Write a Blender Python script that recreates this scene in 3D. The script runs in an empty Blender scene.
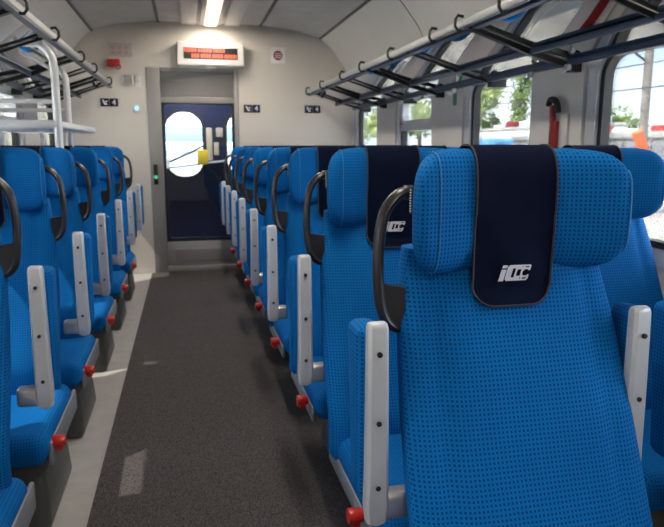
import bpy, bmesh, math, random
from mathutils import Vector, Matrix, noise
random.seed(7)
PI = math.pi
C = bpy.context.scene.collection
SC = bpy.context.scene

# ------------------------------------------------------------------ camera
FPX = 650.0
def set_camera():
    cam = bpy.data.cameras.new('camera'); co = bpy.data.objects.new('camera', cam); C.objects.link(co)
    cam.sensor_width = 36.0; cam.lens = FPX / 664.0 * 36.0; cam.clip_start = 0.02; cam.clip_end = 500
    a = Vector((185-332, 146-263.5, FPX)).normalized()          # aisle direction in camera axes (x right, y down, z forward)
    up = Vector((0, -a.z, a.y)).normalized()
    rt = a.cross(up)
    if rt.x < 0: rt = -rt
    def W(c): return Vector((c.dot(rt), c.dot(a), c.dot(up)))
    X, Y, Z = W(Vector((1,0,0))), W(Vector((0,-1,0))), W(Vector((0,0,-1)))
    m = Matrix((X, Y, Z)).transposed().to_4x4(); m.translation = (0, 0, 1.22)
    co.matrix_world = m
    cam.dof.use_dof = True; cam.dof.focus_distance = 1.25; cam.dof.aperture_fstop = 9.0
    SC.camera = co
set_camera()

# ------------------------------------------------------------------ world, sun, exposure
SC.view_settings.view_transform = 'Standard'; SC.view_settings.look = 'None'
SC.view_settings.gamma = 1.0; SC.view_settings.use_curve_mapping = False
SC.view_settings.exposure = 0.68
SKY_STRENGTH = 5.8
SUN_DIR = Vector((0.52, 0.16, -0.84))
SUN_STRENGTH = 26.0
LAMP_W = 11.0
def set_world():
    w = bpy.data.worlds.new('sky'); SC.world = w; w.use_nodes = True
    nt = w.node_tree; nt.nodes.clear(); N = nt.nodes.new; L = nt.links.new
    out = N('ShaderNodeOutputWorld'); bg = N('ShaderNodeBackground'); L(bg.outputs[0], out.inputs[0])
    tc = N('ShaderNodeTexCoord'); mp = N('ShaderNodeMapping'); mp.inputs['Scale'].default_value = (1.5, 1.5, 5)
    L(tc.outputs['Generated'], mp.inputs[0])
    nz = N('ShaderNodeTexNoise'); nz.inputs['Scale'].default_value = 1.6; nz.inputs['Detail'].default_value = 5
    L(mp.outputs[0], nz.inputs[0])
    cr = N('ShaderNodeValToRGB'); cr.color_ramp.elements[0].position = .36; cr.color_ramp.elements[0].color = (.50, .66, .90, 1)
    cr.color_ramp.elements[1].position = .58; cr.color_ramp.elements[1].color = (.92, .95, 1, 1)
    L(nz.outputs[0], cr.inputs[0]); L(cr.outputs[0], bg.inputs[0])
    bg.inputs[1].default_value = SKY_STRENGTH
    s = bpy.data.lights.new('sun', 'SUN'); s.energy = SUN_STRENGTH; s.angle = math.radians(.6); s.color = (1, .95, .87)
    so = bpy.data.objects.new('sun', s); C.objects.link(so)
    so.rotation_euler = SUN_DIR.to_track_quat('-Z', 'Y').to_euler()
set_world()

# ------------------------------------------------------------------ materials
def mat(name, col, rough=.6, metal=0, bump=None, var=None, spec=.5, coat=0, sheen=0):
    m = bpy.data.materials.new(name); m.use_nodes = True
    nt = m.node_tree; b = nt.nodes['Principled BSDF']; N = nt.nodes.new; L = nt.links.new
    b.inputs['Base Color'].default_value = (*col, 1); b.inputs['Roughness'].default_value = rough
    b.inputs['Metallic'].default_value = metal; b.inputs['Specular IOR Level'].default_value = spec
    b.inputs['Coat Weight'].default_value = coat; b.inputs['Sheen Weight'].default_value = sheen
    tc = N('ShaderNodeTexCoord')
    if var:                                                     # (scale, amount): gentle colour wear of the surface
        nz = N('ShaderNodeTexNoise'); nz.inputs['Scale'].default_value = var[0]; nz.inputs['Detail'].default_value = 4
        L(tc.outputs['Object'], nz.inputs[0])
        cr = N('ShaderNodeValToRGB'); k = var[1]
        cr.color_ramp.elements[0].position = .3; cr.color_ramp.elements[1].position = .7
        cr.color_ramp.elements[0].color = tuple(c*(1-k) for c in col)+(1,)
        cr.color_ramp.elements[1].color = tuple(min(1, c*(1+k)) for c in col)+(1,)
        L(nz.outputs[0], cr.inputs[0]); L(cr.outputs[0], b.inputs['Base Color'])
    if bump:
        nz = N('ShaderNodeTexNoise'); nz.inputs['Scale'].default_value = bump[0]; nz.inputs['Detail'].default_value = 3
        L(tc.outputs['Object'], nz.inputs[0])
        bp = N('ShaderNodeBump'); bp.inputs['Strength'].default_value = bump[1]; bp.inputs['Distance'].default_value = .002
        L(nz.outputs[0], bp.inputs['Height']); L(bp.outputs[0], b.inputs['Normal'])
    return m
def dotted(name, base, dot, pitch, r, rough=.85, metric='sq', bumpd=.0006):
    m = mat(name, base, rough, spec=.12); nt = m.node_tree; b = nt.nodes['Principled BSDF']; N = nt.nodes.new; L = nt.links.new
    uv = N('ShaderNodeUVMap'); uv.uv_map = 'UVMap'
    def ma(op, a, bb=None):
        n = N('ShaderNodeMath'); n.operation = op
        for i, v in enumerate((a, bb)):
            if v is None: continue
            if isinstance(v, (int, float)): n.inputs[i].default_value = v
            else: L(v, n.inputs[i])
        return n.outputs[0]
    sp = N('ShaderNodeSeparateXYZ'); L(uv.outputs[0], sp.inputs[0])
    fx = ma('ABSOLUTE', ma('SUBTRACT', ma('FRACT', ma('DIVIDE', sp.outputs[0], pitch)), .5))
    fy = ma('ABSOLUTE', ma('SUBTRACT', ma('FRACT', ma('DIVIDE', sp.outputs[1], pitch)), .5))
    p4 = ma('POWER', ma('ADD', ma('POWER', fx, 3), ma('POWER', fy, 3)), 1/3)
    mr = N('ShaderNodeMapRange'); mr.inputs[1].default_value = r-.05; mr.inputs[2].default_value = r+.05
    mr.inputs[3].default_value = 1; mr.inputs[4].default_value = 0; L(p4, mr.inputs[0])
    tc = N('ShaderNodeTexCoord'); nz = N('ShaderNodeTexNoise'); nz.inputs['Scale'].default_value = 7; nz.inputs['Detail'].default_value = 6
    L(tc.outputs['Object'], nz.inputs[0])
    c0 = N('ShaderNodeMix'); c0.data_type = 'RGBA'; L(nz.outputs[0], c0.inputs[0])
    c0.inputs[6].default_value = tuple(c*.82 for c in base)+(1,); c0.inputs[7].default_value = tuple(c*1.18 for c in base)+(1,)
    mx = N('ShaderNodeMix'); mx.data_type = 'RGBA'; L(mr.outputs[0], mx.inputs[0])
    L(c0.outputs[2], mx.inputs[6]); mx.inputs[7].default_value = (*dot, 1)
    L(mx.outputs[2], b.inputs['Base Color'])
    bp = N('ShaderNodeBump'); bp.inputs['Strength'].default_value = .5; bp.inputs['Distance'].default_value = bumpd; bp.invert = True
    L(mr.outputs[0], bp.inputs['Height']); L(bp.outputs[0], b.inputs['Normal'])
    return m
def emit(name, col, st, base=(.02,.02,.02)):
    m = mat(name, base, .5); b = m.node_tree.nodes['Principled BSDF']
    b.inputs['Emission Color'].default_value = (*col, 1); b.inputs['Emission Strength'].default_value = st
    return m
def glass(name, tint=(1,1,1), refl=1.0, rough=0.0, base=.0):
    m = bpy.data.materials.new(name); m.use_nodes = True; nt = m.node_tree; nt.nodes.clear(); N = nt.nodes.new; L = nt.links.new
    out = N('ShaderNodeOutputMaterial'); tr = N('ShaderNodeBsdfTransparent'); tr.inputs[0].default_value = (*tint, 1)
    gl = N('ShaderNodeBsdfGlossy'); gl.inputs['Roughness'].default_value = rough
    fr = N('ShaderNodeFresnel'); fr.inputs[0].default_value = 1.5
    mm = N('ShaderNodeMath'); mm.operation = 'MULTIPLY_ADD'; mm.inputs[1].default_value = refl; mm.inputs[2].default_value = base; mm.use_clamp = True
    L(fr.outputs[0], mm.inputs[0])
    mx = N('ShaderNodeMixShader'); L(mm.outputs[0], mx.inputs[0]); L(tr.outputs[0], mx.inputs[1]); L(gl.outputs[0], mx.inputs[2]); L(mx.outputs[0], out.inputs[0])
    return m
BLUE = (.001, .130, .405)
M = dict(
    fabric=dotted('blue_dotted_fabric', BLUE, (.002, .045, .19), .0085, .25),
    cover=mat('navy_cover_cloth', (.0025, .0055, .022), .9, bump=(600, .3), var=(9, .2), spec=.1),
    hem=mat('brown_grey_hem', (.035, .030, .042), .8),
    piping=mat('seat_piping', (.01, .15, .40), .7),
    logo=mat('silver_print', (.62, .62, .70), .55, bump=(900, .2)),
    alu=mat('grey_painted_metal', (.50, .52, .56), .42, .15, var=(14, .05)),
    bracket=mat('bracket_metal', (.55, .54, .53), .3, .7, var=(20, .08)),
    handle=mat('dark_handle_plastic', (.022, .022, .026), .32, var=(18, .2)),
    pedestal=mat('dark_pedestal_paint', (.055, .057, .055), .42, var=(8, .15)),
    shield=mat('grey_side_plastic', (.20, .21, .23), .5),
    red=mat('red_plastic', (.55, .02, .015), .3, coat=.3, var=(30, .1)),
    darkred=mat('dark_red_plastic', (.28, .014, .014), .4, var=(30, .15)),
    black=mat('black_rubber', (.012, .012, .013), .55, bump=(200, .1)),
    screw=mat('black_screw', (.01, .01, .012), .4),
    bolt=mat('steel_bolt', (.7, .7, .68), .25, .8),
    wall=mat('beige_wall_laminate', (.60, .565, .52), .5, var=(2.2, .03), bump=(60, .05)),
    endwall=mat('end_wall_laminate', (.60, .56, .51), .5, var=(2.2, .03)),
    ceil=mat('ceiling_panel', (.52, .51, .50), .55, var=(3, .03)),
    groove=mat('ceiling_groove', (.10, .10, .105), .6),
    pillar=mat('grey_pillar_laminate', (.60, .57, .55), .5, var=(5, .03)),
    wframe=mat('window_aluminium', (.55, .56, .58), .38, .3, var=(7, .04)),
    dframe=mat('door_frame_grey', (.27, .26, .26), .45, var=(6, .05)),
    rail=mat('rack_aluminium', (.33, .34, .35), .42, .4, var=(9, .05)),
    railblue=mat('rack_blue_rail', (.045, .065, .11), .35, .4),
    railblack=mat('rack_black_bracket', (.012, .014, .015), .4),
    vinyl=mat('vinyl_floor_strip', (.36, .34, .325), .5, var=(12, .08), bump=(150, .05)),
    tube=mat('white_rack_tube', (.62, .63, .66), .35, .1, var=(6, .04)),
    navy=mat('navy_door_paint', (.006, .014, .055), .35, var=(4, .2)),
    cream=mat('cream_panel', (.45, .40, .30), .5, var=(8, .05)),
    white=mat('white_plastic', (.62, .61, .59), .45, var=(9, .03)),
    yellow=mat('yellow_plastic', (.75, .55, .02), .45, var=(9, .03)),
    signblue=mat('dark_blue_sign', (.012, .016, .05), .4, var=(9, .05)),
    signwhite=mat('sign_white', (.7, .7, .7), .5),
    maroon=mat('maroon_print', (.25, .02, .04), .5),
    green=mat('green_print', (.02, .30, .13), .5),
    glass=glass('window_glass', (.97, .99, .98), .9),
    shelfglass=glass('shelf_glass', (.55, .60, .62), 2.2, .02, .16),
    doorglass=glass('door_glass', (.80, .84, .9), 1.0),
    lamp=emit('lamp_diffuser', (1, .84, .62), .85, (.6, .6, .55)),
    led=emit('orange_led', (1, .10, .04), 1.1),
    ledoff=mat('display_black', (.01, .012, .01), .3, var=(20, .2)),
    bluelamp=emit('blue_indicator', (.25, .55, 1), 1.6),
    greenlamp=emit('green_button', (.05, .7, .3), .6),
    ground=mat('ballast_ground', (.36, .34, .31), .95, var=(1.5, .3), bump=(10, .5)),
    platform=mat('pale_concrete', (.55, .54, .50), .9, var=(.6, .12)),
    bark=mat('tree_bark', (.10, .075, .05), .9, var=(6, .3)),
    leaf=mat('tree_leaves', (.17, .26, .07), .8, var=(.9, .55)),
    leafpale=mat('pale_leaves', (.42, .50, .20), .8, var=(.9, .35)),
    wagonblue=mat('wagon_blue', (.10, .34, .72), .45, var=(.7, .1)),
    wagonwhite=mat('wagon_white', (.72, .76, .80), .45, var=(.7, .05)),
    roofgrey=mat('wagon_roof_grey', (.34, .34, .33), .8, var=(.9, .15)),
    orange=mat('orange_paint', (.80, .14, .03), .5, var=(3, .1)),
    building=mat('pale_plaster', (.62, .56, .48), .85, var=(.8, .08)),
)
# carpet: fine speckle
def carpet():
    m = mat('brown_grey_carpet', (.05, .042, .042), .95); nt = m.node_tree; b = nt.nodes['Principled BSDF']; N = nt.nodes.new; L = nt.links.new
    tc = N('ShaderNodeTexCoord'); nz = N('ShaderNodeTexNoise'); nz.inputs['Scale'].default_value = 330; nz.inputs['Detail'].default_value = 3
    mp = N('ShaderNodeMapping'); mp.inputs['Scale'].default_value = (1, .35, 1); L(tc.outputs['Object'], mp.inputs[0]); L(mp.outputs[0], nz.inputs[0])
    cr = N('ShaderNodeValToRGB'); cr.color_ramp.elements[0].position = .35; cr.color_ramp.elements[0].color = (.020, .017, .019, 1)
    cr.color_ramp.elements[1].position = .68; cr.color_ramp.elements[1].color = (.105, .088, .085, 1)
    L(nz.outputs[0], cr.inputs[0]); L(cr.outputs[0], b.inputs['Base Color'])
    bp = N('ShaderNodeBump'); bp.inputs['Strength'].default_value = .6; bp.inputs['Distance'].default_value = .003
    L(nz.outputs[0], bp.inputs['Height']); L(bp.outputs[0], b.inputs['Normal'])
    return m
M['carpet'] = carpet()
M['perf'] = dotted('perforated_ceiling', (.52, .51, .50), (.22, .22, .22), .011, .2, rough=.55)

# ------------------------------------------------------------------ mesh helpers
class MB:
    def __init__(s): s.v = []; s.f = []
    def add(s, verts, faces, mtx=None):
        o = len(s.v); s.v += [tuple(mtx @ Vector(p)) if mtx else tuple(p) for p in verts]
        s.f += [tuple(i+o for i in f) for f in faces]; return s
    def box(s, x0, x1, y0, y1, z0, z1, mtx=None):
        v = [(x, y, z) for x in (x0, x1) for y in (y0, y1) for z in (z0, z1)]
        return s.add(v, [(0,1,3,2), (4,6,7,5), (0,4,5,1), (2,3,7,6), (0,2,6,4), (1,5,7,3)], mtx)
    def rbox(s, x0, x1, y0, y1, z0, z1, r=.01, seg=3, mtx=None):
        bm = bmesh.new(); bmesh.ops.create_cube(bm, size=1)
        for v in bm.verts:
            v.co = Vector(((x0+x1)/2+v.co.x*(x1-x0), (y0+y1)/2+v.co.y*(y1-y0), (z0+z1)/2+v.co.z*(z1-z0)))
        bmesh.ops.bevel(bm, geom=bm.edges[:], offset=r, segments=seg, profile=.5, affect='EDGES')
        bm.verts.index_update()
        s.add([v.co.copy() for v in bm.verts], [tuple(v.index for v in f.verts) for f in bm.faces], mtx); bm.free(); return s
    def rings(s, rings, cap=True, closed=True):
        n = len(rings[0]); o = len(s.v); fs = []
        for r in rings: s.v += [tuple(p) for p in r]
        for i in range(len(rings)-1):
            for j in range(n if closed else n-1):
                k = (j+1) % n
                fs.append((o+i*n+j, o+i*n+k, o+(i+1)*n+k, o+(i+1)*n+j))
        if cap and closed:
            fs.append(tuple(o+j for j in range(n-1, -1, -1))); fs.append(tuple(o+(len(rings)-1)*n+j for j in range(n)))
        s.f += fs; return s
    def tube(s, pts, r, n=10, flat=1.0):
        pts = [Vector(p) for p in pts]; R = []; prev = None
        for i, p in enumerate(pts):
            t = (pts[min(i+1, len(pts)-1)] - pts[max(i-1, 0)]).normalized()
            ref = prev if prev is not None else (Vector((0,1,0)) if abs(t.y) < .9 else Vector((1,0,0)))
            a = (ref - t*ref.dot(t)).normalized(); prev = a; b = t.cross(a)
            rr = r[i] if isinstance(r, (list, tuple)) else r
            R.append([p + a*rr*flat*math.cos(2*PI*k/n) + b*rr*math.sin(2*PI*k/n) for k in range(n)])
        return s.rings(R)
    def cyl(s, c, axis, r, h, n=20, r2=None):
        c = Vector(c); d = {'x': Vector((1,0,0)), 'y': Vector((0,1,0)), 'z': Vector((0,0,1))}[axis]
        r2 = r if r2 is None else r2
        rs = [(0, r*.9), (.12, r), (.88, r2), (1, r2*.9)]
        a = Vector((0,0,1)) if axis != 'z' else Vector((1,0,0)); b = d.cross(a)
        return s.rings([[c + d*h*(t-.5) + (a*math.cos(2*PI*k/n)+b*math.sin(2*PI*k/n))*q for k in range(n)] for t, q in rs])
    def prism(s, pts, axis, t0, t1):
        def P(p, t): return {'x': (t, p[0], p[1]), 'y': (p[0], t, p[1]), 'z': (p[0], p[1], t)}[axis]
        return s.rings([[P(p, t0) for p in pts], [P(p, t1) for p in pts]])
    def build(s, name, m, parent=None, smooth=True):
        me = bpy.data.meshes.new(name); me.from_pydata(s.v, [], s.f); me.update()
        bm = bmesh.new(); bm.from_mesh(me); bmesh.ops.recalc_face_normals(bm, faces=bm.faces[:])
        uvl = bm.loops.layers.uv.new('UVMap')
        for f in bm.faces:
            n = f.normal; ax = max(range(3), key=lambda i: abs(n[i])*(1.25 if i == 1 else 1))
            for l in f.loops:
                c = l.vert.co
                l[uvl].uv = ((c.y, c.z), (c.x, c.z), (c.x, c.y))[ax]
            f.smooth = smooth
        bm.to_mesh(me); bm.free()
        if smooth:
            try: me.set_sharp_from_angle(angle=math.radians(38))
            except Exception: pass
        me.materials.append(M[m] if isinstance(m, str) else m)
        o = bpy.data.objects.new(name, me); C.objects.link(o)
        if parent: o.parent = parent
        return o
def tag(o, label=None, cat=None, group=None, kind=None):
    if label: o['label'] = label
    if cat: o['category'] = cat
    if group: o['group'] = group
    if kind: o['kind'] = kind
    return o
def empty(name, loc=(0,0,0)):
    o = bpy.data.objects.new(name, None); o.location = loc; o.empty_display_size = .1; C.objects.link(o); return o
def copy_tree(o, parent=None):
    c = o.copy(); C.objects.link(c); c.parent = parent
    for ch in list(o.children): copy_tree(ch, c)
    return c
def struct(o): o['kind'] = 'structure'; return o
def spline(pts, n=6):
    P = [Vector(p) for p in pts]; P = [P[0]*2-P[1]] + P + [P[-1]*2-P[-2]]; out = []
    for i in range(1, len(P)-2):
        for k in range(n):
            t = k/n; a, b, c, d = P[i-1:i+3]
            out.append(.5*((2*b)+(c-a)*t+(2*a-5*b+4*c-d)*t*t+(3*b-a-3*c+d)*t**3))
    out.append(P[-2]); return out
def rrect(u0, u1, v0, v1, r, n=7):
    out = []
    for (cu, cv, a0) in ((u1-r, v1-r, 0), (u0+r, v1-r, PI/2), (u0+r, v0+r, PI), (u1-r, v0+r, 1.5*PI)):
        for k in range(n+1):
            a = a0+PI/2*k/n; out.append((cu+r*math.cos(a), cv+r*math.sin(a)))
    return out
def frame_ring(mb, outer, inner, axis, t0, t1):
    def P(p, t): return {'x': (t, p[0], p[1]), 'y': (p[0], t, p[1])}[axis]
    A = [P(p, t0) for p in outer]; B = [P(p, t1) for p in outer]; Cc = [P(p, t1) for p in inner]; D = [P(p, t0) for p in inner]
    return mb.rings([A, B, Cc, D, A], cap=False)
def text_mesh(body, size, name, m, parent, mtx, depth=.0006, shear=0, bold=0):
    cu = bpy.data.curves.new(name, 'FONT'); cu.body = body; cu.size = size; cu.extrude = depth; cu.offset = bold
    cu.align_x = 'CENTER'; cu.align_y = 'CENTER'; cu.shear = shear; cu.resolution_u = 3
    t = bpy.data.objects.new(name, cu); C.objects.link(t)
    dg = bpy.context.evaluated_depsgraph_get(); me = bpy.data.meshes.new_from_object(t.evaluated_get(dg))
    bpy.data.objects.remove(t); me.transform(mtx); me.materials.clear(); me.materials.append(M[m])
    o = bpy.data.objects.new(name, me); C.objects.link(o); o.parent = parent
    return o
FACE_CAM = Matrix.Rotation(PI/2, 4, 'X')        # text plane upright, read from -Y

# ------------------------------------------------------------------ the coach shell
XC, XL, XR, YE, YB = .27, -1.13, 1.67, 6.46, -2.2
prof = [(1.40, 0), (1.40, 1.66), (1.36, 1.84), (1.28, 2.00), (1.17, 2.14), (1.05, 2.245), (.80, 2.31), (.47, 2.345), (0, 2.355)]
# floor
struct(MB().box(XL-.05, XR+.05, YB-.1, YE+.05, -.12, -.004).build('floor', 'vinyl'))
cp = MB().box(-.36, .62, YB, YE-.02, -.004, .004).build('floor_carpet', 'carpet', smooth=False); struct(cp)
# windows: y ranges of openings
WIN = [(-.95, -.15), (.35, 1.15), (1.65, 2.48), (2.93, 3.72), (4.25, 5.03), (5.57, 6.34)]
WZ0, WZ1 = .82, 1.625
def side_wall(name, x, sgn):
    bx = MB().box(min(x, x+sgn*.07), max(x, x+sgn*.07), YB-.1, YE+.05, -.05, 1.66)
    w = bx.build(name, 'wall', smooth=False); struct(w)
    cut = MB()
    for (a, b) in WIN: cut.prism(rrect(a, b, WZ0, WZ1, .11), 'x', x-.2, x+.2)
    c = cut.build('cutter', 'wall')
    md = w.modifiers.new('b', 'BOOLEAN'); md.object = c; md.operation = 'DIFFERENCE'; md.solver = 'EXACT'
    dg = bpy.context.evaluated_depsgraph_get(); me = bpy.data.meshes.new_from_object(w.evaluated_get(dg))
    w.modifiers.clear(); w.data = me; bpy.data.objects.remove(c)
side_wall('wall_right', XR, 1); side_wall('wall_left', XL, -1)
# cove and ceiling: one shell ring, outer skin for thickness
def shell(name, idx, m):
    inner = [(XC+u, z) for u, z in idx]; outer = [(XC+u*1.04, z+.05) for u, z in idx]
    mb = MB().prism(inner+outer[::-1], 'y', YB-.1, YE+.05)
    return struct(mb.build(name, m))
full = [(u, z) for u, z in prof[1:]]
shell('trim_1', [(u, z) for u, z in prof[1:6]], 'ceil')
shell('trim_2', [(-u, z) for u, z in prof[1:6]], 'ceil')
mid = [(u, z) for u, z in prof[5:]]
shell('ceiling', mid[:-1] + [(-u, z) for u, z in reversed(mid[:-1])], 'perf')
# ceiling grooves (dark joint strips) and the pale panels beside the lamp
n_trim = 3
for u, z in ((-1.05, 2.243), (-.47, 2.343), (.47, 2.343), (1.05, 2.243)):
    struct(MB().box(XC+u-.013, XC+u+.013, YB, YE, z-.006, z+.02).build('trim_%d' % n_trim, 'groove', smooth=False)); n_trim += 1
for u in (-.20, .20):
    struct(MB().rbox(XC+u-.07, XC+u+.07, YB, YE, 2.328, 2.352, .008, 2).build('trim_%d' % n_trim, 'ceil')); n_trim += 1
for yy in (.9, 2.6, 4.3):                                       # cross joints of the side coves
    for sg in (-1, 1):
        pts = [(XC+sg*(u-.003), z-.003) for u, z in prof[1:6]]; pts2 = [(XC+sg*(u+.01), z+.01) for u, z in prof[1:6]]
        struct(MB().prism(pts+pts2[::-1], 'y', yy, yy+.004).build('trim_%d' % n_trim, 'groove')); n_trim += 1
# walls at both ends; the far one has the door opening
DX0, DX1, DZ = -.33, .52, 1.94
out = [(XC+u, z) for u, z in [(1.44, 0)] + [(u*1.02, z+.03) for u, z in prof[1:]]] + [(XC-u*1.02, z+.03) for u, z in reversed(prof[1:-1])] + [(XC-1.44, 0)]
right_half = [(DX1, 0)] + [p for p in out[:9] if p[0] > DX1] + [(DX1, 2.37), (DX1, DZ)]
mb = MB()
mb.prism([(DX1, 0)] + [p for p in out if p[0] > DX1] + [(DX1, 2.37)], 'y', YE, YE+.08)
mb.prism([(DX0, 0), (DX0, 2.37)] + [p for p in out if p[0] < DX0], 'y', YE, YE+.08)
mb.prism([(DX0, DZ), (DX1, DZ), (DX1, 2.39), (DX0, 2.39)], 'y', YE, YE+.08)
struct(mb.build('wall_far', 'endwall', smooth=False))
struct(MB().prism(out, 'y', YB-.08, YB).build('wall_near', 'endwall', smooth=False))
# vertical corner strips of the end wall, skirting
for x in (XL+.015, XR-.015):
    struct(MB().rbox(x-.015, x+.015, YE-.05, YE, 0, 1.66, .006, 2).build('trim_%d' % n_trim, 'wframe')); n_trim += 1
struct(MB().rbox(XL, XL+.03, YB, YE, .0, .12, .01, 2).build('baseboard_left', 'dframe'))
struct(MB().rbox(XR-.03, XR, YB, YE, .0, .12, .01, 2).build('baseboard_right', 'dframe'))
# window frames, rubber, glass
wn = 1
for (x, s) in ((XR, 1), (XL, -1)):
    for i, (a, b) in enumerate(WIN):
        mb = MB(); xi = x - s*.012
        frame_ring(mb, rrect(a-.035, b+.035, WZ0-.035, WZ1+.03, .13), rrect(a+.03, b-.03, WZ0+.03, WZ1-.03, .10), 'x', min(xi, x+s*.03), max(xi, x+s*.03))
        w = struct(mb.build('window_%d' % wn, 'wframe'))
        mb = MB(); frame_ring(mb, rrect(a+.028, b-.028, WZ0+.028, WZ1-.028, .10), rrect(a+.055, b-.055, WZ0+.055, WZ1-.05, .085), 'x', min(x+s*.005, x+s*.045), max(x+s*.005, x+s*.045))
        mb.build('window_seal', 'black', w)
        MB().box(min(x+s*.045, x+s*.051), max(x+s*.045, x+s*.051), a, b, WZ0, WZ1).build('window_pane', 'glass', w, smooth=False)
        if i in (4, 0):                                         # tilting top light
            mb = MB(); lo, hi = min(x-s*.006, x+s*.05), max(x-s*.006, x+s*.05)
            mb.rbox(lo, hi, a+.03, b-.03, 1.335, 1.385, .006, 2)
            frame_ring(mb, rrect(a+.045, b-.045, 1.38, WZ1-.03, .07), rrect(a+.085, b-.085, 1.41, WZ1-.075, .05), 'x', lo, hi)
            mb.build('window_sash', 'wframe', w)
        wn += 1
# raised pillar panels between windows
for (x, s) in ((XR, 1), (XL, -1)):
    for i in range(len(WIN)-1):
        a, b = WIN[i][1]+.05, WIN[i+1][0]+(.03 if x > 0 else -.035)
        struct(MB().rbox(min(x-s*.022, x+s*.0), max(x-s*.022, x), a, b, .15, 1.62, .004, 2).build('trim_%d' % n_trim, 'pillar')); n_trim += 1

# ------------------------------------------------------------------ the door in the far wall
dr = struct(empty('door_1', ((DX0+DX1)/2, YE, 0)))
def D(mb, name, m, par=dr, **k):                                # parts given in world numbers
    o = mb.build(name, m, par, **k)
    if par is dr: o.matrix_parent_inverse = Matrix.Translation(-dr.location)
    return o
def Dp(o): o.matrix_parent_inverse = Matrix.Translation(-dr.location); return o
mb = MB()
mb.rbox(DX0, DX0+.125, YE-.015, YE+.09, 0, DZ, .012, 2); mb.rbox(DX1-.045, DX1, YE-.015, YE+.09, 0, DZ, .01, 2)
mb.rbox(DX0+.12, DX1-.04, YE, YE+.09, 1.90, DZ, .006, 2); mb.rbox(DX0+.12, DX1-.04, YE+.005, YE+.07, 1.62, 1.68, .006, 2)
D(mb, 'door_frame', 'dframe')
mb = MB(); mb.box(DX0+.12, DX1-.04, YE+.045, YE+.06, 1.67, 1.91)
for k in range(13): mb.rbox(DX0+.13, DX1-.05, YE+.02, YE+.05, 1.69+k*.0165, 1.699+k*.0165, .002, 1)
D(mb, 'vent_grille', mat('door_grille', (.36, .35, .34), .5))
mb = MB(); mb.rbox(DX0+.12, DX1-.04, YE+.02, YE+.06, 0.06, .31, .008, 2)
for k in range(9): mb.rbox(DX0+.2, DX1-.1, YE+.012, YE+.03, .11+k*.013, .117+k*.013, .002, 1)
D(mb, 'kick_panel', mat('door_kick_panel', (.30, .30, .31), .45))
D(MB().rbox(DX0+.1, DX1-.02, YE-.01, YE+.08, .0, .05, .01, 2), 'threshold', 'dframe')
D(MB().box(DX0+.12, DX1-.04, YE+.035, YE+.041, .31, 1.63), 'door_pane', 'doorglass', smooth=False)
mb = MB(); frame_ring(mb, rrect(DX0+.115, DX1-.035, .30, 1.64, .02), rrect(DX0+.15, DX1-.07, .335, 1.605, .04), 'y', YE+.02, YE+.05)
D(mb, 'door_seal', mat('navy_door_edge', (.012, .016, .035), .4))
g = D(MB().rbox(DX0+.03, DX0+.07, YE-.035, YE-.01, .86, 1.05, .006, 2), 'button_plate', 'black')
b = MB().cyl((DX0+.05, YE-.038, .93), 'y', .017, .012).build('open_button', 'greenlamp', g)
b.matrix_parent_inverse = Matrix.Identity(4)
# the vestibule beyond: floor, sides, ceiling, navy far bulkhead with arched windows
VX0, VX1, VY = -.75, 1.15, 7.55
struct(MB().box(VX0, VX1, YE+.08, VY, -.1, -.004).build('vestibule_floor', 'carpet', smooth=False))
struct(MB().box(VX0, VX1, YE+.08, VY, 2.2, 2.25).build('vestibule_ceiling', 'ceil', smooth=False))
struct(MB().box(VX0-.05, VX0, YE+.08, VY, 0, 2.2).build('wall_vestibule_left', 'navy', smooth=False))
struct(MB().box(VX1, VX1+.05, YE+.08, VY, 0, 2.2).build('wall_vestibule_right', 'navy', smooth=False))
ARCH = [(-.215, .205, .87, 1.60), (.455, .86, .87, 1.60)]
def bulkhead():
    w = MB().box(VX0, VX1, VY, VY+.05, 0, 2.2).build('wall_vestibule_far', 'navy', smooth=False); struct(w)
    cut = MB()
    for a, b, z0, z1 in ARCH: cut.prism(rrect(a, b, z0, z1, .19, 10), 'y', VY-.1, VY+.2)
    c = cut.build('cutter', 'navy'); md = w.modifiers.new('b', 'BOOLEAN'); md.object = c; md.solver = 'EXACT'
    dg = bpy.context.evaluated_depsgraph_get(); me = bpy.data.meshes.new_from_object(w.evaluated_get(dg)); w.modifiers.clear(); w.data = me
    bpy.data.objects.remove(c)
bulkhead()
for k, (a, b, z0, z1) in enumerate(ARCH):
    mb = MB(); frame_ring(mb, rrect(a-.02, b+.02, z0-.02, z1+.02, .20, 10), rrect(a+.012, b-.012, z0+.012, z1-.012, .18, 10), 'y', VY-.012, VY+.03)
    w = struct(mb.build('window_%d' % wn, 'black')); wn += 1
    MB().box(a, b, VY+.02, VY+.025, z0, z1).build('window_pane', 'glass', w, smooth=False)
# things in the vestibule
t = empty('notice_shelf', (.03, VY-.18, 1.0)); tag(t, 'pale slanting board with a yellow box seen through the door glass', 'board')
MB().rbox(-.26, .42, -.02, .16, 0, .018, .004, 2, Matrix.Rotation(-.12, 4, 'Y')).build('board', 'white', t)
MB().rbox(.10, .21, -.03, .05, .02, .18, .008, 2).build('yellow_box', 'yellow', t)
MB().tube([(-.20, .02, .05), (.05, .03, .16), (.16, .04, .22)], .012).build('arm', 'railblack', t)
t = tag(MB().rbox(.235, .30, VY-.04, VY-.005, 1.06, 1.42, .006, 2).build('wall_panel', 'cream'), 'narrow cream panel right of the arched window beyond the door', 'panel')
t = tag(MB().rbox(.315, .37, VY-.05, VY-.005, 1.12, 1.26, .006, 2).build('wall_box', 'cream'), 'small cream box on the navy bulkhead, lower of the two', 'box')
t = tag(MB().rbox(.345, .42, VY-.05, VY-.005, 1.32, 1.42, .006, 2).build('wall_box', 'cream'), 'small cream box on the navy bulkhead, upper of the two', 'box')
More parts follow.
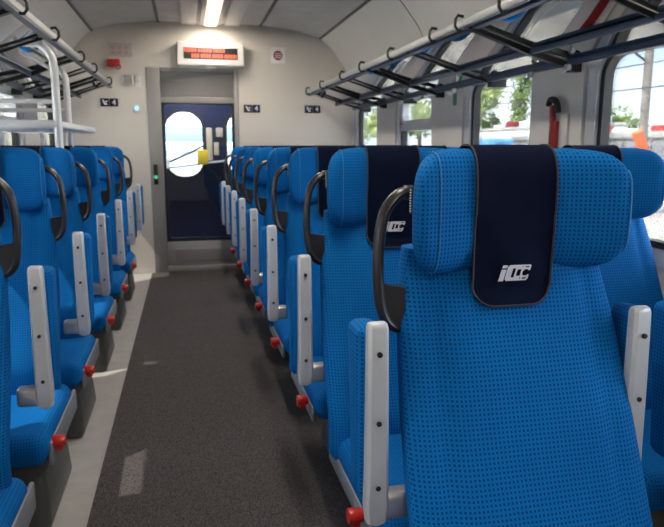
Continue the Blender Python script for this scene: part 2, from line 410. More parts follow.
t = MB().rbox(-.27, -.17, VY-.03, VY-.005, .98, 1.08, .004, 2).build('sticker', 'signwhite'); tag(t, 'pale square sticker at left foot of the arched vestibule window', 'sticker')

# ------------------------------------------------------------------ ceiling lamps, then an added vestibule fill light
def lamp(y):
    t = empty('ceiling_lamp', (XC, y, 2.33))
    MB().rbox(-.10, .10, -.56, .56, -.012, .02, .006, 2).build('lamp_housing', 'rail', t)
    MB().rbox(-.060, .060, -.545, -.01, -.028, -.008, .010, 3).build('diffuser', 'lamp', t)
    MB().rbox(-.060, .060, .01, .545, -.028, -.008, .010, 3).build('diffuser', 'lamp', t)
    l = bpy.data.lights.new('lamp_light', 'AREA'); l.shape = 'RECTANGLE'; l.size = .12; l.size_y = 1.05; l.energy = LAMP_W; l.color = (1, .90, .76)
    lo = bpy.data.objects.new('lamp_light', l); C.objects.link(lo); lo.parent = t; lo.location = (0, 0, -.034)
    return t
for y, lab in ((5.82, 'glowing ceiling lamp nearest the far door'), (3.6, 'ceiling lamp over the middle of the aisle, above the frame'), (1.3, 'ceiling lamp over the nearest seats, above the frame'), (-1.0, 'ceiling lamp behind the viewpoint')):
    tag(lamp(y), lab, 'lamp', 'ceiling lamps')

t = empty('vestibule_fill_light', (.1, 7.0, 2.19)); tag(t, 'added round fill light, unseen, brightening the vestibule beyond the glass door', 'lamp')  # added fill light, fixture out of view; lifts the dark navy vestibule
MB().cyl((0, 0, -.01), 'z', .10, .03, 24).build('diffuser', 'lamp', t)
l = bpy.data.lights.new('lamp_light', 'AREA'); l.shape = 'DISK'; l.size = .18; l.energy = 22; l.color = (1, .95, .88)
lo = bpy.data.objects.new('lamp_light', l); C.objects.link(lo); lo.parent = t; lo.location = (0, 0, -.03)

# ------------------------------------------------------------------ things on the end wall
t = empty('information_display', (.265, YE-.02, 2.055)); tag(t, 'white framed display with orange-red lit text above the door', 'display')
MB().rbox(-.305, .305, -.12, .02, -.105, .105, .012, 3).build('casing', 'white', t)
MB().rbox(-.245, .245, -.124, -.118, -.048, .052, .002, 1).build('screen', 'ledoff', t)
mb = MB(); rnd = random.Random(3)
def ledline(x0, x1, z):
    x = x0
    while x < x1:
        w = rnd.choice((.016, .020, .024)); mb.box(x, min(x1, x+w), -.1265, -.1242, z-.017, z+.017); x += w + (.004 if rnd.random() < .85 else .014)
ledline(-.262+.02, .125, .029); ledline(-.175, .235, -.022)
mb.build('lit_text', 'led', t, smooth=False)
mb = MB(); mb.rbox(-.05, .05, -.09, -.03, -.125, -.104, .006, 2); mb.build('sensor', 'white', t)
def number_sign(x, z, lab):
    t = empty('coach_number_sign', (x, YE-.004, z)); tag(t, lab, 'sign', 'number four signs')
    MB().rbox(-.078, -.003, -.006, .004, -.036, .036, .003, 1).build('seat_symbol_plate', 'signblue', t)
    MB().rbox(.003, .078, -.006, .004, -.036, .036, .003, 1).build('number_plate', 'signblue', t)
    mb = MB(); mb.prism([(-.062, .022), (-.05, .026), (-.035, -.006), (-.018, -.012), (-.018, -.024), (-.044, -.02)], 'y', -.009, -.006); mb.prism([(-.035, .010), (-.015, .016), (-.013, .006), (-.032, .0)], 'y', -.009, -.006)
    mb.build('seat_symbol', 'signwhite', t)
    text_mesh('4', .065, 'numeral', 'signwhite', t, Matrix.Translation((.042, -.008, 0)) @ FACE_CAM, bold=.001)
number_sign(-.665, 1.615, 'dark blue number 4 sign left of the far door')
number_sign(.645, 1.575, 'dark blue number 4 sign just right of the far door')
number_sign(1.24, 1.575, 'dark blue number 4 sign near the right corner of the far wall')
t = empty('warning_sticker', (.905, YE-.003, 2.075)); tag(t, 'square white sticker with round maroon mark on far wall', 'sticker')
MB().rbox(-.068, .068, -.003, .002, -.075, .075, .001, 1).build('sticker_sheet', 'signwhite', t)
mb = MB(); mb.prism([(.045*math.cos(a), .045*math.sin(a)) for a in [2*PI*k/20 for k in range(20)]], 'y', -.005, -.0031); mb.build('round_mark', 'maroon', t)
mb = MB(); [mb.box(-.03, .034, -.0062, -.0052, z, z+.006) for z in (-.022, -.004, .014)]; mb.build('mark_lines', 'signwhite', t)
t = empty('brake_notice', (-.545, YE-.003, 2.085)); tag(t, 'pale notice with faded red print above the red emergency box', 'notice')
MB().rbox(-.105, .105, -.003, .002, -.06, .06, .001, 1).build('notice_sheet', mat('notice_grey', (.48, .43, .42), .6), t)
mb = MB()
for k in range(3):
    for j in range(2): mb.rbox(-.085+k*.06, -.045+k*.06, -.005, -.003, -.04+j*.045, -.012+j*.045, .001, 1)
mb.build('print', mat('faded_red', (.46, .33, .31), .6), t)
t = empty('emergency_brake', (-.605, YE-.01, 1.965)); tag(t, 'small red emergency brake box with hanging handle on far wall', 'brake handle')
MB().rbox(-.055, .055, -.05, .01, -.032, .032, .008, 3).build('brake_box', 'red', t)
mb = MB(); mb.tube([(.04+.022*math.cos(a), -.055, -.034+.022*math.sin(a)) for a in [2*PI*k/14 for k in range(15)]], .006, 8); mb.build('pull_handle', mat('dull_red', (.38, .12, .10), .5), t)
t = empty('wall_speaker', (-.49, YE-.004, 1.82)); tag(t, 'small grey square speaker grille on far wall, left of door', 'speaker')
MB().rbox(-.045, .045, -.012, .004, -.045, .045, .005, 2).build('grille_plate', 'pillar', t)
mb = MB(); [mb.box(-.034, .034, -.0145, -.012, -.034+k*.011, -.029+k*.011) for k in range(7)]; mb.build('slots', 'groove', t)
t = empty('wall_notice', (-.36-.045, YE-.003, 1.79)); tag(t, 'small faint white pictogram stickers beside the door frame', 'sticker')
mb = MB(); [mb.rbox(-.02+i*.028, .002+i*.028, -.003, .002, -.03+j*.05, .012+j*.05, .001, 1) for i in range(2) for j in range(2)]; mb.build('pictograms', 'signwhite', t)
t = empty('call_light', (-.425, YE-.006, 1.565)); tag(t, 'glowing blue round indicator on pale square plate beside door', 'indicator light')
MB().rbox(-.035, .035, -.008, .006, -.035, .035, .005, 2).build('plate', 'white', t)
MB().cyl((0, -.012, 0), 'y', .018, .014).build('lens', 'bluelamp', t)

# ------------------------------------------------------------------ overhead racks
def rack(s, xf, zf, xm, zm, xr, zr, label, hooks, brk):
    t = empty('luggage_rack', ((xf+xr)/2, 3.0, zf)); tag(t, label, 'luggage rack', 'overhead luggage racks')
    I = Matrix.Translation(-t.location)
    def P(mb, name, m, par=None, **k):
        o = mb.build(name, m, par or t, **k); o.data.transform(I); return o
    y0, y1 = -1.9, YE-.25
    P(MB().rbox(xf-.010, xf+.012, y0, y1, zf-.019, zf+.017, .007, 3), 'front_rail', 'rail')
    P(MB().rbox(xf+s*.02-.006, xf+s*.02+.03, y0, y1, zf-.028, zf-.018, .003, 1), 'rail_lip', 'railblue')
    P(MB().rbox(xm-.011, xm+.011, y0, y1, zm-.026, zm-.004, .005, 2), 'middle_rail', 'railblue')
    P(MB().rbox(xr-.018, xr+.018, y0, y1, zr-.022, zr+.004, .007, 3), 'rear_rail', 'railblue')
    # glass shelf panels between the rails, split at each bracket
    ys = [y0] + list(brk) + [y1]
    for a, b in zip(ys[:-1], ys[1:]):
        lo, hi = a+.010, b-.010
        for (xa, za, xb, zb) in ((xf, zf, xm, zm), (xm, zm, xr, zr)):
            v = [(xa, lo, za), (xb, lo, zb), (xb, hi, zb), (xa, hi, za)]
            mb = MB(); mb.rings([[(p[0], p[1], p[2]-.003) for p in v], [(p[0], p[1], p[2]+.003) for p in v]])
            P(mb, 'glass_panel', 'shelfglass', smooth=False)
    for k_, y in enumerate(brk):
        mb = MB(); th = 1 if k_ % 2 == 0 else .35
        def sect(x, z, h, w):
            w = w*th; h = h*(.5+.5*th); return [(x, y-w, z-h), (x, y+w, z-h), (x, y+w, z), (x, y-w, z)]
        mb.rings([sect(xf, zf-.01, .016, .018), sect(xf+(xm-xf)*.5, (zf+zm)/2-.008, .018, .016), sect(xm, zm-.006, .026, .014), sect(xr+s*.02, zr-.02, .022, .012)])
        mb.box(min(xr, xr+s*.09), max(xr, xr+s*.09), y-.02, y+.02, zr-.05, zr+.01)
        P(mb, 'bracket', 'railblack')
    for y in hooks:
        mb = MB(); d = -s
        mb.tube([(xf+d*.012, y, zf+.022), (xf+d*.034, y, zf+.026), (xf+d*.046, y, zf+.010), (xf+d*.046, y, zf-.016), (xf+d*.034, y, zf-.032), (xf+d*.016, y, zf-.030)], .0065, 8)
        P(mb, 'end_hook', 'railblack')
    for y in (1.9, 2.55, 2.85, 3.75, 4.3):                         # coat hooks under the rear rail
        mb = MB(); mb.rbox(xr-.01-s*.02, xr+.01-s*.02, y-.014, y+.014, zr-.045, zr-.02, .003, 1)
        mb.tube([(xr-s*.02, y, zr-.04), (xr-s*.05, y, zr-.06), (xr-s*.06, y, zr-.045)], .005, 7)
        P(mb, 'coat_hook', 'bracket')
    return t
rack(1, 1.13, 1.712, 1.42, 1.620, 1.60, 1.578, 'overhead glass luggage rack with dark rails along the right windows',
     (.9, 1.6, 2.2, 2.58, 2.87, 3.49, 4.09, 4.62, 5.33, 5.95), (-.5, .3, 1.08, 1.82, 2.57, 3.32, 4.08, 4.72, 5.33, 5.95))
rack(-1, -.615, 1.750, -.88, 1.655, -1.06, 1.61, 'overhead glass luggage rack with dark rails along the left windows',
     (2.0, 2.81, 3.46, 4.28, 4.87, 5.79), (-.5, .3, 1.08, 1.82, 2.81, 3.46, 4.28, 4.87, 5.45, 5.95))

# ------------------------------------------------------------------ the seats
def sgnpow(v, p): return math.copysign(abs(v)**p, v)
def body_hw(z):
    k = [(.36, .250), (.55, .251), (.70, .247), (.85, .238), (.93, .226), (1.02, .213)]
    for (a, va), (b, vb) in zip(k, k[1:]):
        if z <= b: return va+(vb-va)*max(0, (z-a)/(b-a))
    return k[-1][1]
def body_rear(z): return -.140 + .227*min(1, max(0, (z-.42)/.56))**.9
def body_rings():
    R = []
    zs = [.290, .297, .31] + [.33+.67*k/20 for k in range(21)] + [1.015]
    N = 64
    for z in zs:
        hw, yr, d = body_hw(z), body_rear(z), .050
        sh = 1.0
        if z < .31: sh = 1-(.31-z)*6
        ring = []
        for k in range(N):
            a = 2*PI*k/N; c, s_ = math.cos(a), math.sin(a)
            x = hw*sgnpow(c, .45)*(.5+.5*sh); y = yr+d+d*sgnpow(s_, .6)*sh
            if s_ < 0:
                q = abs(x)/hw
                y += .010*math.exp(-((q-.70)/.055)**2)            # seams beside the centre panel
                y += -.006*(1-q*q) + (.004 if q > .75 else 0)
                y += .0025*math.sin(z*23+x*9)*math.exp(-(q*1.1)**2)
            ring.append((x, y, z))
        R.append(ring)
    return R
HZ0, HZ1, HWD = .970, 1.212, .225
def head_section(x, N=36, grow=0.0):
    q = min(1, abs(x)/HWD); e = (1-q**5.5)**.30 if q < 1 else 0
    hh = (HZ1-HZ0)/2*(.80+.20*e) * max(e, .0)**.5 if q < 1 else .0
    hh = (HZ1-HZ0)/2*max(.001, (1-q**9))**.36
    dd = .052*max(.001, (1-q**5))**.35
    yc = .118 - .075*q**2.4; zc = (HZ0+HZ1)/2 - .004*q*q
    out = []
    for k in range(N):
        a = 2*PI*k/N
        y = yc - (dd+grow)*sgnpow(math.cos(a), .8); z = zc + (hh+grow)*sgnpow(math.sin(a), .5)
        out.append((x, y, z))
    return out
def head_rings():
    xs = [-1, -.992, -.975, -.95, -.91, -.85, -.78, -.7, -.6, -.5, -.4, -.3, -.2, -.1, 0]
    xs = xs + [-x for x in reversed(xs[:-1])]
    return [head_section(x*HWD*.9995) for x in xs]
CW = .084
def cover_mesh():
    rows = []
    N = 36; steps = []
    # over the top, from the front side to the rear middle (a: 5*PI/6 .. 0), then hanging to the hem
    xs = [-1, -.9, -.7, -.45, -.2, 0, .2, .45, .7, .9, 1]
    for a in [PI*.92-PI*.92*k/16 for k in range(17)]:
        row = []
        for u in xs:
            x = u*CW; q = abs(x)/HWD; hh = (HZ1-HZ0)/2*(1-q**9)**.36; dd = .052*(1-q**5)**.35
            yc = .118-.075*q**2.4; zc = (HZ0+HZ1)/2-.004*q*q
            row.append((x, yc-(dd+.008)*sgnpow(math.cos(a), .8), zc+(hh+.007)*sgnpow(math.sin(a), .5)))
        rows.append(row)
    zb = .905; z0 = rows[-1][0][2]
    for k in range(1, 23):
        z = z0-(z0-zb)*math.sin(PI/2*k/22); row = []
        dz = z-zb; r = .045
        w = CW-(r-math.sqrt(max(0, r*r-(r-dz)**2)) if dz < r else 0)
        for u in xs:
            y = .055+.002*math.sin(u*4+z*30) + .006*math.exp(-((z-.97)/.03)**2)*0
            yb = body_rear(min(z, 1.0))-.012
            y = y if z > .985 else y+(min(.058, yb)-y)*min(1, (.985-z)/.05)
            row.append((u*w, y, z))
        rows.append(row)
    return rows
def strip_solid(rows, th=.003):
    """a cloth strip given as rows of points, thickened"""
    mb = MB(); n = len(rows[0]); m = len(rows); V = []
    P = [[Vector(p) for p in r] for r in rows]
    def nor(i, j):
        a = P[min(i+1, m-1)][j]-P[max(i-1, 0)][j]; b = P[i][min(j+1, n-1)]-P[i][max(j-1, 0)]
        c = b.cross(a); return c.normalized() if c.length > 1e-9 else Vector((0, -1, 0))
    A = [P[i][j] for i in range(m) for j in range(n)]; B = [P[i][j]+nor(i, j)*th for i in range(m) for j in range(n)]
    F = []; o = m*n
    for i in range(m-1):
        for j in range(n-1):
            q = (i*n+j, i*n+j+1, (i+1)*n+j+1, (i+1)*n+j); F.append(q); F.append(tuple(o+k for k in reversed(q)))
    for i in range(m-1):
        for j in (0, n-1): F.append((i*n+j, (i+1)*n+j, o+(i+1)*n+j, o+i*n+j))
    for j in range(n-1):
        for i in (0, m-1): F.append((i*n+j, i*n+j+1, o+i*n+j+1, o+i*n+j))
    mb.add([tuple(v) for v in A+B], F); return mb
def logo_mesh():
    """slanted i, thick C and two outlined c shapes"""
    mb = MB(); sh = .30; y0 = 0
    def P(pts, t=0.0011):
        mb.prism([(x+z*sh, z) for x, z in pts], 'y', y0-t, y0)
    H = .026
    P([(0, 0), (.0085, 0), (.0085, .019), (0, .019)]); P([(0, .0215), (.0085, .0215), (.0085, H), (0, H)])   # i
    P([(.0105, .003), (.0135, 0), (.036, 0), (.036, .0055), (.020, .0055), (.020, .0205), (.036, .0205), (.036, H), (.0135, H), (.0105, .023)])
    for dx in (.0255, .036):
        P([(dx, .0075), (dx+.003, .0055+.0015), (dx+.003, .0185), (dx, .0185)])
        P([(dx, .0185), (dx+.0125, .0185), (dx+.0125, .0205+.001), (dx, .0205+.001)])
        P([(dx, .005), (dx+.0125, .005), (dx+.0125, .0078), (dx, .0078)])
        P([(dx+.0125, .0165), (dx+.0155, .0165), (dx+.0155, .0245), (dx+.0125, H)])
        P([(dx+.0125, .001), (dx+.0155, .0025), (dx+.0155, .0095), (dx+.0125, .0095)])
    P([(.036, .0235), (.050, .0235), (.050, H), (.036, H)]); P([(.036, 0), (.050, 0), (.050, .0024), (.036, .0024)])
    return mb
def arm_parts(t, ax, s, stub=True):
    """s = +1 when the aisle (outer) side is +x"""
    mb = MB(); z0, z1 = .495, .905
    ps = []
    for (z, w, a, b) in ((.490, .010, .004, .020), (.497, .020, .0, .026), (.53, .0235, -.002, .028), (.60, .0215, -.002, .028), (.75, .0205, .0, .028), (.885, .0195, .004, .030), (.893, .0175, .007, .028), (.896, .013, .010, .024)):
        c = .006
        ps.append([(ax-w+c, a, z), (ax+w-c, a, z), (ax+w, a+c, z), (ax+w, b-c*.3, z), (ax+w-c, b, z), (ax-w+c, b, z), (ax-w, b-c*.3, z), (ax-w, a+c, z)])
    mb.rings(ps)
    arm = mb.build('armrest', 'alu', t)
    if stub:
        mb2 = MB(); x_in = ax - s*.075
        mb2.rbox(min(x_in, ax), max(x_in, ax), .004, .045, .497, .553, .012, 3); mb2.build('arm_bracket', 'bracket', t)
    scr = []
    for z in (.838, .703, .572):
        m3 = MB(); m3.cyl((ax, .0-.001, z), 'y', .0052, .006, 14); scr.append(m3.build('screw', 'screw', arm))
    w0, w1 = (ax-.004, ax+.048) if not stub else (ax-.021, ax+.036) if s > 0 else (ax-.036, ax+.021)
    mb4 = MB(); bm = MB().rbox(w0, w1, .027, .118, .535, .882, .020, 4)
    # pad tapers to its foot
    v2 = []
    for (x, y, z) in bm.v:
        k = max(0, (.66-z)/.13); y = .027+(y-.027)*(1-.45*k*k); xc = (w0+w1)/2; x = xc+(x-xc)*(1-.18*k*k)
        v2.append((x, y, z))
    mb4.add(v2, bm.f); pad = mb4.build('armrest_pad', 'fabric', t)
def make_seat(kind):
    """kind: 'right_aisle', 'right_window', 'left'; origin on the floor under the armrest, seat faces -y"""
    t = empty('train_seat'); s = 1 if kind == 'left' else -1
    MB().rings(body_rings()).build('backrest', 'fabric', t)
    hd = MB().rings(head_rings()).build('headrest', 'fabric', t)
    for sg in (-1, 1):
        sec = head_section(sg*HWD*(.955 if sg > 0 else .80), 36, .0012); MB().tube([Vector(p) for p in sec+[sec[0]]], .0016, 6).build('piping', 'piping', hd)
    CO = Matrix.Translation((-.014, 0, 0))
    cv = strip_solid(cover_mesh()).build('headrest_cover', 'cover', t)
    rows = cover_mesh(); L_ = [r[0] for r in rows]; R_ = [r[-1] for r in rows]
    path = [Vector(p) for p in L_] + [Vector(p) for p in rows[-1][1:-1]] + [Vector(p) for p in reversed(R_)]
    path = [p+Vector((0, -.002, 0)) for p in path]
    MB().tube(path, .0021, 6).build('hem', 'hem', cv)
    lg = logo_mesh(); yl = body_rear(.94)-.020
    lo = lg.build('logo', 'logo', cv); lo.data.transform(Matrix.Translation((-.032+.004, .0, .938)) @ Matrix.Translation((0, .0535, 0)))
    lo.data.transform(Matrix.Translation((.002, 0, -.930)) @ Matrix.Identity(4)); lo.data.transform(Matrix.Diagonal((1.2, 1, 1.2, 1))); lo.data.transform(Matrix.Translation((0, 0, .944)))
    for o_ in (cv, lo) + tuple(c for c in cv.children if c.name.startswith('hem')): o_.data.transform(CO)
    # little woven maker's label on the headrest side (right hand rows)
    if kind == 'right_aisle':
        lb = MB().rbox(-.0025, .0025, -.006, .006, -.026, .026, .001, 1).build('woven_label', 'black', hd)
        m_ = Matrix.Translation((-.221, .072, 1.115)); lb.data.transform(m_)
        mb = MB()
        for k in range(9): mb.box(-.0035, -.0024, -.0035, .0035, -.022+k*.005, -.0195+k*.005)
        q = mb.build('label_print', 'signwhite', hd); q.data.transform(m_)
    # grab handle on the aisle side of the headrest
    if kind != 'right_window':
        hp = [(-.222, .098, 1.142), (-.240, .096, 1.142), (-.262, .094, 1.132), (-.282, .092, 1.105), (-.292, .090, 1.06), (-.295, .090, 1.00), (-.292, .090, .945), (-.284, .090, .905), (-.268, .092, .882), (-.245, .095, .872), (-.222, .10, .870)]
        hx = .014 if s < 0 else .020
        hp = spline([((x+hx*min(1, max(0, (-.215-x)/.04)))*-s, y, z-.014) for x, y, z in hp], 4)
        mb = MB(); mb.tube(hp, .0105, 12, 1.35)
        web = [(-.293, .965), (-.226, .957), (-.226, .872), (-.262, .874), (-.283, .90)]
        mb.prism([((x+hx*(x < -.23))*-s, z-.014) for x, z in web], 'y', .084, .104)
        mb.cyl((.219*s, .10, 1.128), 'x', .014, .02)
        mb.build('grab_handle', 'handle', t)
    # armrests
    if kind == 'right_aisle': arm_parts(t, -.302, -1); arm_parts(t, .255, 1, stub=False)
    elif kind == 'right_window': arm_parts(t, -.315, -1)
    else: arm_parts(t, .330, 1)
    # cushion: rounded nose, slopes down towards the backrest
    hw = .228 if kind != 'left' else .280
    dz = -.018 if kind != 'left' else -.065
    bx = MB().rbox(-hw, hw, -.55, -.02, .285, .385, .042, 5); v = []
    for (x, y, z) in bx.v:
        f = (-.02-y)/.53
        v.append((x, y, z + dz + (.012*(1-(x/hw)**2) if z > .33 else 0) + .02*f*(z > .33) - (.020*max(0, f-.8)/.2 if z > .33 else 0)))
    cb = MB(); cb.add(v, bx.f); cb.build('seat_cushion', 'fabric', t)
    cx = (hw+.004)*s
    mb = MB(); e_ = 0 if kind == 'left' else .012*s
    mb.rbox(min(cx-.012, cx+.002)-e_, max(cx-.012, cx+.002)-e_, -.48, .0, .262+dz, (.345 if kind == 'left' else .318)+dz, .005, 2); mb.build('side_shield', 'shield', t)
    if kind != 'right_window':
        kx = (hw+(.022 if kind == 'left' else .032))*s
        k = MB(); kz = .315 if kind != 'left' else .268; k.cyl((kx, -.445, kz), 'x', .021, .040, 18, .017); k.rbox(kx-.012, kx+.012, -.458, -.432, kz-.03, kz, .006, 2)
        k.build('recline_knob', 'red', t)
    # pedestal
    pa, pb = (-.26, .27) if kind == 'left' else (-.12, .25)
    pr = []
    for z, dx, y0, y1 in ((0, .0, -.53, -.10), (.02, .005, -.535, -.10), (.10, 0, -.525, -.11), (.17, -.012, -.505, -.12), (.20, 0, -.51, -.10), (.288+dz, .0, -.51, -.09)):
        pr.append([(x, y, z) for x, y in rrect(pa-dx, pb+dx, y0, y1, .035, 4)])
    pe = MB().rings(pr).build('pedestal', 'pedestal', t)
    for bxx in (pa+.05, pb-.05): MB().cyl((bxx, -.526, .10), 'y', .010, .014, 12).build('bolt', 'bolt', pe)
    return t
ROWS_R = [1.10, 1.87, 2.63, 3.36, 4.07, 4.76, 5.44, 6.12]
ROWS_L = [1.85, 2.58, 3.28, 4.13, 4.98, 5.84]
ordn = ['nearest', 'second', 'third', 'fourth', 'fifth', 'sixth', 'seventh', 'eighth']
protoA, protoW, protoL = make_seat('right_aisle'), make_seat('right_window'), make_seat('left')
for i, y in enumerate(ROWS_R):
    o = protoA if i == 0 else copy_tree(protoA); o.location = (.637, y, .004)
    lab = ('big blue dotted seat closest to the camera, white logo on navy headrest cover' if i == 0 else
           '%s blue seat from the camera along the right of the aisle%s' % (ordn[i], ', logo half hidden' if i == 1 else ', beside the far wall' if i == 7 else ''))
    tag(o, lab, 'seat', 'blue train seats')
    w = protoW if i == 0 else copy_tree(protoW); w.location = (1.345, y, .004)
    lab = ('blue seat at the right picture edge with only its armrest pad showing' if i == 0 else
           '%s blue window seat from the camera, beside the right windows' % ordn[i])
    tag(w, lab, 'seat', 'blue train seats')
for i, y in enumerate(ROWS_L):
    o = protoL if i == 0 else copy_tree(protoL); o.location = (-.740, y, .004)
    lab = '%s blue single seat from the camera along the left windows' % ordn[i]
    if i == 0: lab = 'blue single seat cut by the left picture edge, nearest on the left'
    tag(o, lab, 'seat', 'blue train seats')

# ------------------------------------------------------------------ standing luggage shelf on the left
t = empty('luggage_shelf', (-.93, 3.48, 0)); tag(t, 'white tubular luggage shelf with rounded loops standing among the left seats', 'luggage shelf')
def T(mb, name, m, par=None):
    o = mb.build(name, m, par or t); o.data.transform(Matrix.Translation((.93, -3.48, 0))); return o
for (y, xp) in ((3.48, -.605), (4.33, -.69)):
    pts = [(XL+.045, y, 1.69), (-.95, y, 1.70), (xp-.10, y, 1.705), (xp-.045, y, 1.69), (xp-.012, y, 1.65), (xp, y, 1.59), (xp, y, 1.4), (xp, y, .9), (xp, y, .01)]
    T(MB().tube(spline(pts, 5), .019, 14), 'post_loop', 'tube')
mb = MB(); mb.rbox(XL+.045, -.60, 3.46, 4.85, 1.305, 1.345, .014, 3); T(mb, 'lower_shelf', 'tube')
T(MB().tube([(XL+.045, 3.48, 1.43), (-.61, 3.48, 1.435)], .012), 'guard_rail', 'tube')
T(MB().tube([(XL+.045, 4.33, 1.43), (-.69, 4.33, 1.435)], .012), 'guard_rail', 'tube')
for x in (-1.0, -.87, -.75): T(MB().tube([(x, 3.48, 1.665), (x, 4.33, 1.665)], .011), 'upper_bar', 'tube')

# ------------------------------------------------------------------ hammer and stickers on the right pillars
t = empty('emergency_hammer', (XR-.022, 2.70, 1.20)); tag(t, 'red emergency hammer with dark head in holder on right pillar', 'hammer')
MB().rbox(-.012, .0, -.085, .03, -.02, .16, .004, 2).build('back_plate', 'pillar', t)
mb = MB(); mb.rbox(-.035, -.012, -.025, .025, -.02, .13, .006, 2)
mb.build('red_holder', 'darkred', t)
mb = MB(); [mb.box(-.037, -.034, -.016+j*.014, -.010+j*.014, -.01+k*.014, -.003+k*.014) for j in range(3) for k in range(9)]; mb.build('holder_slots', mat('dark_red', (.16, .01, .01), .5), t)
MB().tube([(-.03, 0, .10), (-.034, 0, .16), (-.036, 0, .20)], .014, 12, 1.0).build('hammer_shaft', 'darkred', t)
mb = MB(); mb.tube(spline([(-.038, .030, .20), (-.040, .015, .222), (-.040, -.015, .222), (-.040, -.040, .205), (-.038, -.05, .165)], 4), .014, 10); mb.build('hammer_head', 'black', t)
def sticker(y, z, w, h, m, lab, x=XR-.022):
    t = MB().rbox(x-.002, x+.0005, y-w/2, y+w/2, z-h/2, z+h/2, .0008, 1).build('sticker', m); tag(t, lab, 'sticker'); return t
sticker(3.89, 1.505, .055, .075, 'green', 'small green sticker under the rack on the second right pillar')
sticker(4.04, 1.50, .03, .05, 'signwhite', 'small pale sticker left of the green one on right pillar')

# ------------------------------------------------------------------ outdoors
struct(MB().box(-80, 120, -60, 160, -1.35, -1.15).build('ground', 'ground', smooth=False))
def tree(x, y, h, r, m, label, seed, n=2600):
    rn = random.Random(seed); t = empty('tree', (x, y, -1.15)); tag(t, label, 'tree', 'trees beyond the tracks')
    mb = MB(); mb.tube([(0, 0, 0), (.1, .05, h*.35), (-.05, .1, h*.7), (.05, 0, h*.92)], [.25, .2, .13, .04], 10)
    for k in range(7):
        a = rn.uniform(0, 2*PI); z = h*rn.uniform(.35, .7); mb.tube([(0, 0, z), (math.cos(a)*r*.4, math.sin(a)*r*.4, z+h*.1), (math.cos(a)*r*.8, math.sin(a)*r*.8, z+h*.18)], [.1, .06, .02], 6)
    mb.build('trunk', 'bark', t)
    lv = MB(); blobs = [(rn.gauss(0, r*.45), rn.gauss(0, r*.45), h*rn.uniform(.35, .95), r*rn.uniform(.3, .55)) for _ in range(14)]
    for i in range(n):
        bx, by, bz, br = blobs[i % 14]; d = Vector((rn.gauss(0, 1), rn.gauss(0, 1), rn.gauss(0, 1))).normalized()*br*rn.uniform(.55, 1.05)
        c = Vector((bx, by, bz))+d; s_ = rn.uniform(.16, .34)
        u = Vector((rn.gauss(0, 1), rn.gauss(0, 1), rn.gauss(0, 1))).normalized(); v = u.orthogonal().normalized()
        lv.add([c+u*s_, c+v*s_*.6, c-u*s_, c-v*s_*.6], [(0, 1, 2, 3)])
    lv.build('foliage', m, t, smooth=False)
k = 0
desc = {'leaf': 'green leafy tree beyond the tracks', 'leafpale': 'pale yellow-green tree beyond the tracks'}
spots = [(20, 66, 11, 3.0, 'leafpale'), (27, 74, 13, 3.2, 'leaf'), (35, 76, 14, 3.4, 'leafpale'), (41, 88, 13, 3.4, 'leaf'), (49, 91, 16, 3.8, 'leaf'), (21, 84, 12, 3.2, 'leafpale'), (47, 76, 12, 3.2, 'leafpale'),
         (60, 84, 7.5, 3.5, 'leaf'), (9.5, 44, 9, 2.6, 'leafpale'), (12.5, 54, 10, 2.6, 'leafpale'), (80, 88, 5.5, 4, 'leaf')]
pos = ['behind the end of the far window', 'second in the far window row', 'tall, behind the blue and white carriage', 'dense, behind the carriage roof', 'tallest, at the right of the middle window', 'narrow, near the far corner', 'right of the middle window', 'low, behind the pole in the near window', 'closest, filling the farthest window', 'filling the tilting window', 'low, at the right picture edge']
for (x, y, h, r, m), p in zip(spots, pos):
    tree(x, y, h, r, m, '%s, %s' % (desc[m], p), 40+k); k += 1
# blue and white carriage seen through the middle right window
t = empty('railway_carriage', (30, 52, -1.15)); tag(t, 'blue and white railway carriage with lettering beyond the middle window', 'railway carriage')
MB().rbox(-1.4, 1.4, -10, 12, .9, 3.1, .25, 3).build('lower_body', 'wagonblue', t)
MB().rbox(-1.38, 1.38, -9.9, 12, 2.9, 3.75, .25, 3).build('upper_body', 'wagonwhite', t)
MB().rbox(-1.35, 1.35, -9.8, 11.8, 3.6, 4.05, .2, 3).build('roof', 'roofgrey', t)
mb = MB(); rz = random.Random(9)
for k in range(14):                                             # lettering too far to read: upright strokes
    y = 5-k*.62 - (.5 if k > 6 else 0); mb.box(-1.43, -1.39, y, y+rz.choice((.14, .34)), 2.25, 2.75); mb.box(-1.43, -1.39, y, y+.38, 2.25, 2.37)
mb.build('lettering', 'signblue', t)
mb = MB(); [mb.box(-1.2, 1.2, y, y+1.8, .2, .95) for y in (-8, -5.5, 6, 8.5)]; mb.build('bogies', 'black', t)
rr = random.Random(5)
for i in range(7):
    y = 43+i*2.6; m = 'maroon' if i % 2 else 'signwhite'
    tag(MB().rbox(29.4, 30.6, y, y+1.3, 2.91, 2.91+rr.uniform(.3, .55), .1, 2).build('roof_unit', m), '%s roof unit on the distant carriage, %s from its near end' % ('dark red' if i % 2 else 'white', ordn[i]), 'roof unit', 'roof units')
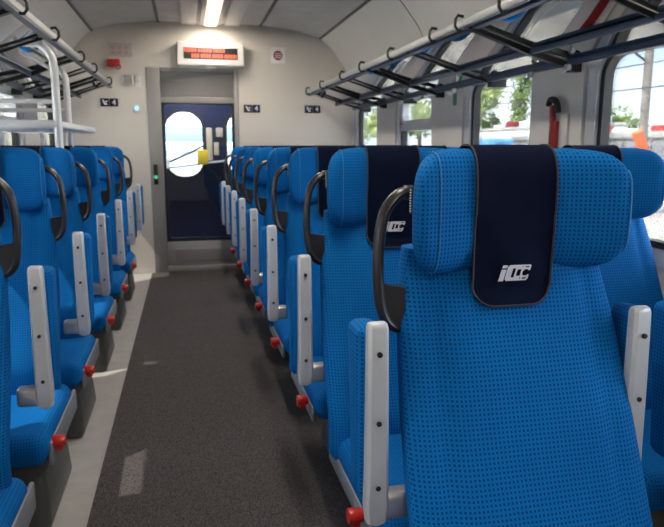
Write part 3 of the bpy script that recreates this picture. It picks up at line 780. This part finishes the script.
# grey wagon and the orange arm seen through the near right window
t = empty('freight_wagon', (22, 28, -1.15)); tag(t, 'long grey freight wagon beyond the nearest right window', 'railway wagon')
mb = MB(); mb.rbox(-1.4, 1.4, -14, 11, 1.0, 2.75, .06, 2); [mb.box(-1.46, -1.38, y, y+.15, 1.0, 2.7) for y in range(-13, 11)]
mb.build('hopper_body', mat('wagon_dark_grey', (.20, .20, .22), .7, var=(1, .2)), t)
MB().rbox(-1.5, 1.5, -14.1, 11.1, 2.72, 3.02, .05, 2).build('top_sill', 'roofgrey', t)
mb = MB(); [mb.box(-1.2, 1.2, y, y+1.8, .2, 1.0) for y in (-12, -9, 5, 8)]; mb.build('bogies', 'black', t)
for i in range(8):
    y = 15.5+i*2.7; h = rr.uniform(.15, .4); m = ('red', 'signwhite')[i % 2]
    tag(MB().rbox(21.3, 22.7, y, y+rr.uniform(.8, 1.6), 1.88, 1.88+h, .06, 2).build('load_crate', m), '%s crate on the grey wagon, %s from the near end' % (('red', 'white')[i % 2], ordn[i]), 'crate', 'crates on the wagon')
t = tag(MB().tube([(15.20, 20, 1.70), (15.35, 20, 1.4), (15.6, 20, .9), (15.7, 20, -1.2)], .19, 10).build('barrier_arm', 'orange'), 'bent orange arm standing beside the tracks outside near window', 'barrier')
# catenary mast and wires
t = empty('catenary_mast', (15.9, 20.6, -1.15)); tag(t, 'tall grey overhead line mast outside the nearest window', 'mast')
MB().tube([(0, 0, 0), (0, 0, 9)], [.17, .14], 10).build('pole', mat('concrete_mast', (.22, .20, .19), .8, var=(2, .2)), t)
mb = MB(); mb.tube([(0, 0, 6.2), (-2.6, -.3, 6.7)], .04, 6); mb.tube([(0, 0, 5.2), (-2.6, -.3, 6.6)], .04, 6); mb.build('bracket', 'railblack', t)
for z, lab in ((3.95, 'upper of two thin wires crossing the near window view'), (3.15, 'lower of two thin wires crossing the near window view')):
    tag(MB().tube([(15.3, -10, z+.2), (15.3, 19, z), (15.3, 40, z+.2)], .022, 6).build('overhead_wire', 'railblack'), lab, 'wire', 'overhead wires')
# left: pale station building and platform
t = empty('station_building', (-16, 12, -1.15)); tag(t, 'pale station building beyond the left windows', 'building')
MB().box(-3, 3, -30, 60, 0, 6.5).build('wall', 'building', t, smooth=False)
for i in range(18):
    y = -28+i*4.8
    w = MB().box(2.98, 3.06, y, y+1.5, 1.6, 3.8).build('window', 'signblue', t, smooth=False)
struct(MB().box(-12.9, -2.6, -60, 140, -1.15, -.25).build('platform', 'platform', smooth=False))
# ahead: pale next carriage end seen through the vestibule windows
t = empty('next_carriage', (.3, 12.5, -1.15)); tag(t, 'white and pale blue carriage end seen through the arched windows', 'railway carriage')
MB().rbox(-1.45, 1.45, 0, 6, .9, 2.30, .05, 2).build('lower_body', mat('carriage_end_grey', (.30, .32, .33), .6, var=(1.5, .25)), t)
MB().rbox(-1.44, 1.44, 0.01, 6, 2.42, 2.72, .03, 2).build('upper_body', mat('pale_blue_paint', (.16, .27, .38), .5), t)
MB().rbox(-1.43, 1.43, -.02, 6, 2.28, 2.44, .03, 2).build('waist_band', 'wagonwhite', t)
mb = MB(); [mb.box(-1.4+k*.14, -1.32+k*.14, 0, .05, 2.74, 2.95) for k in range(20)]; mb.build('top_grille', mat('grille_grey', (.35, .35, .36), .6), t)
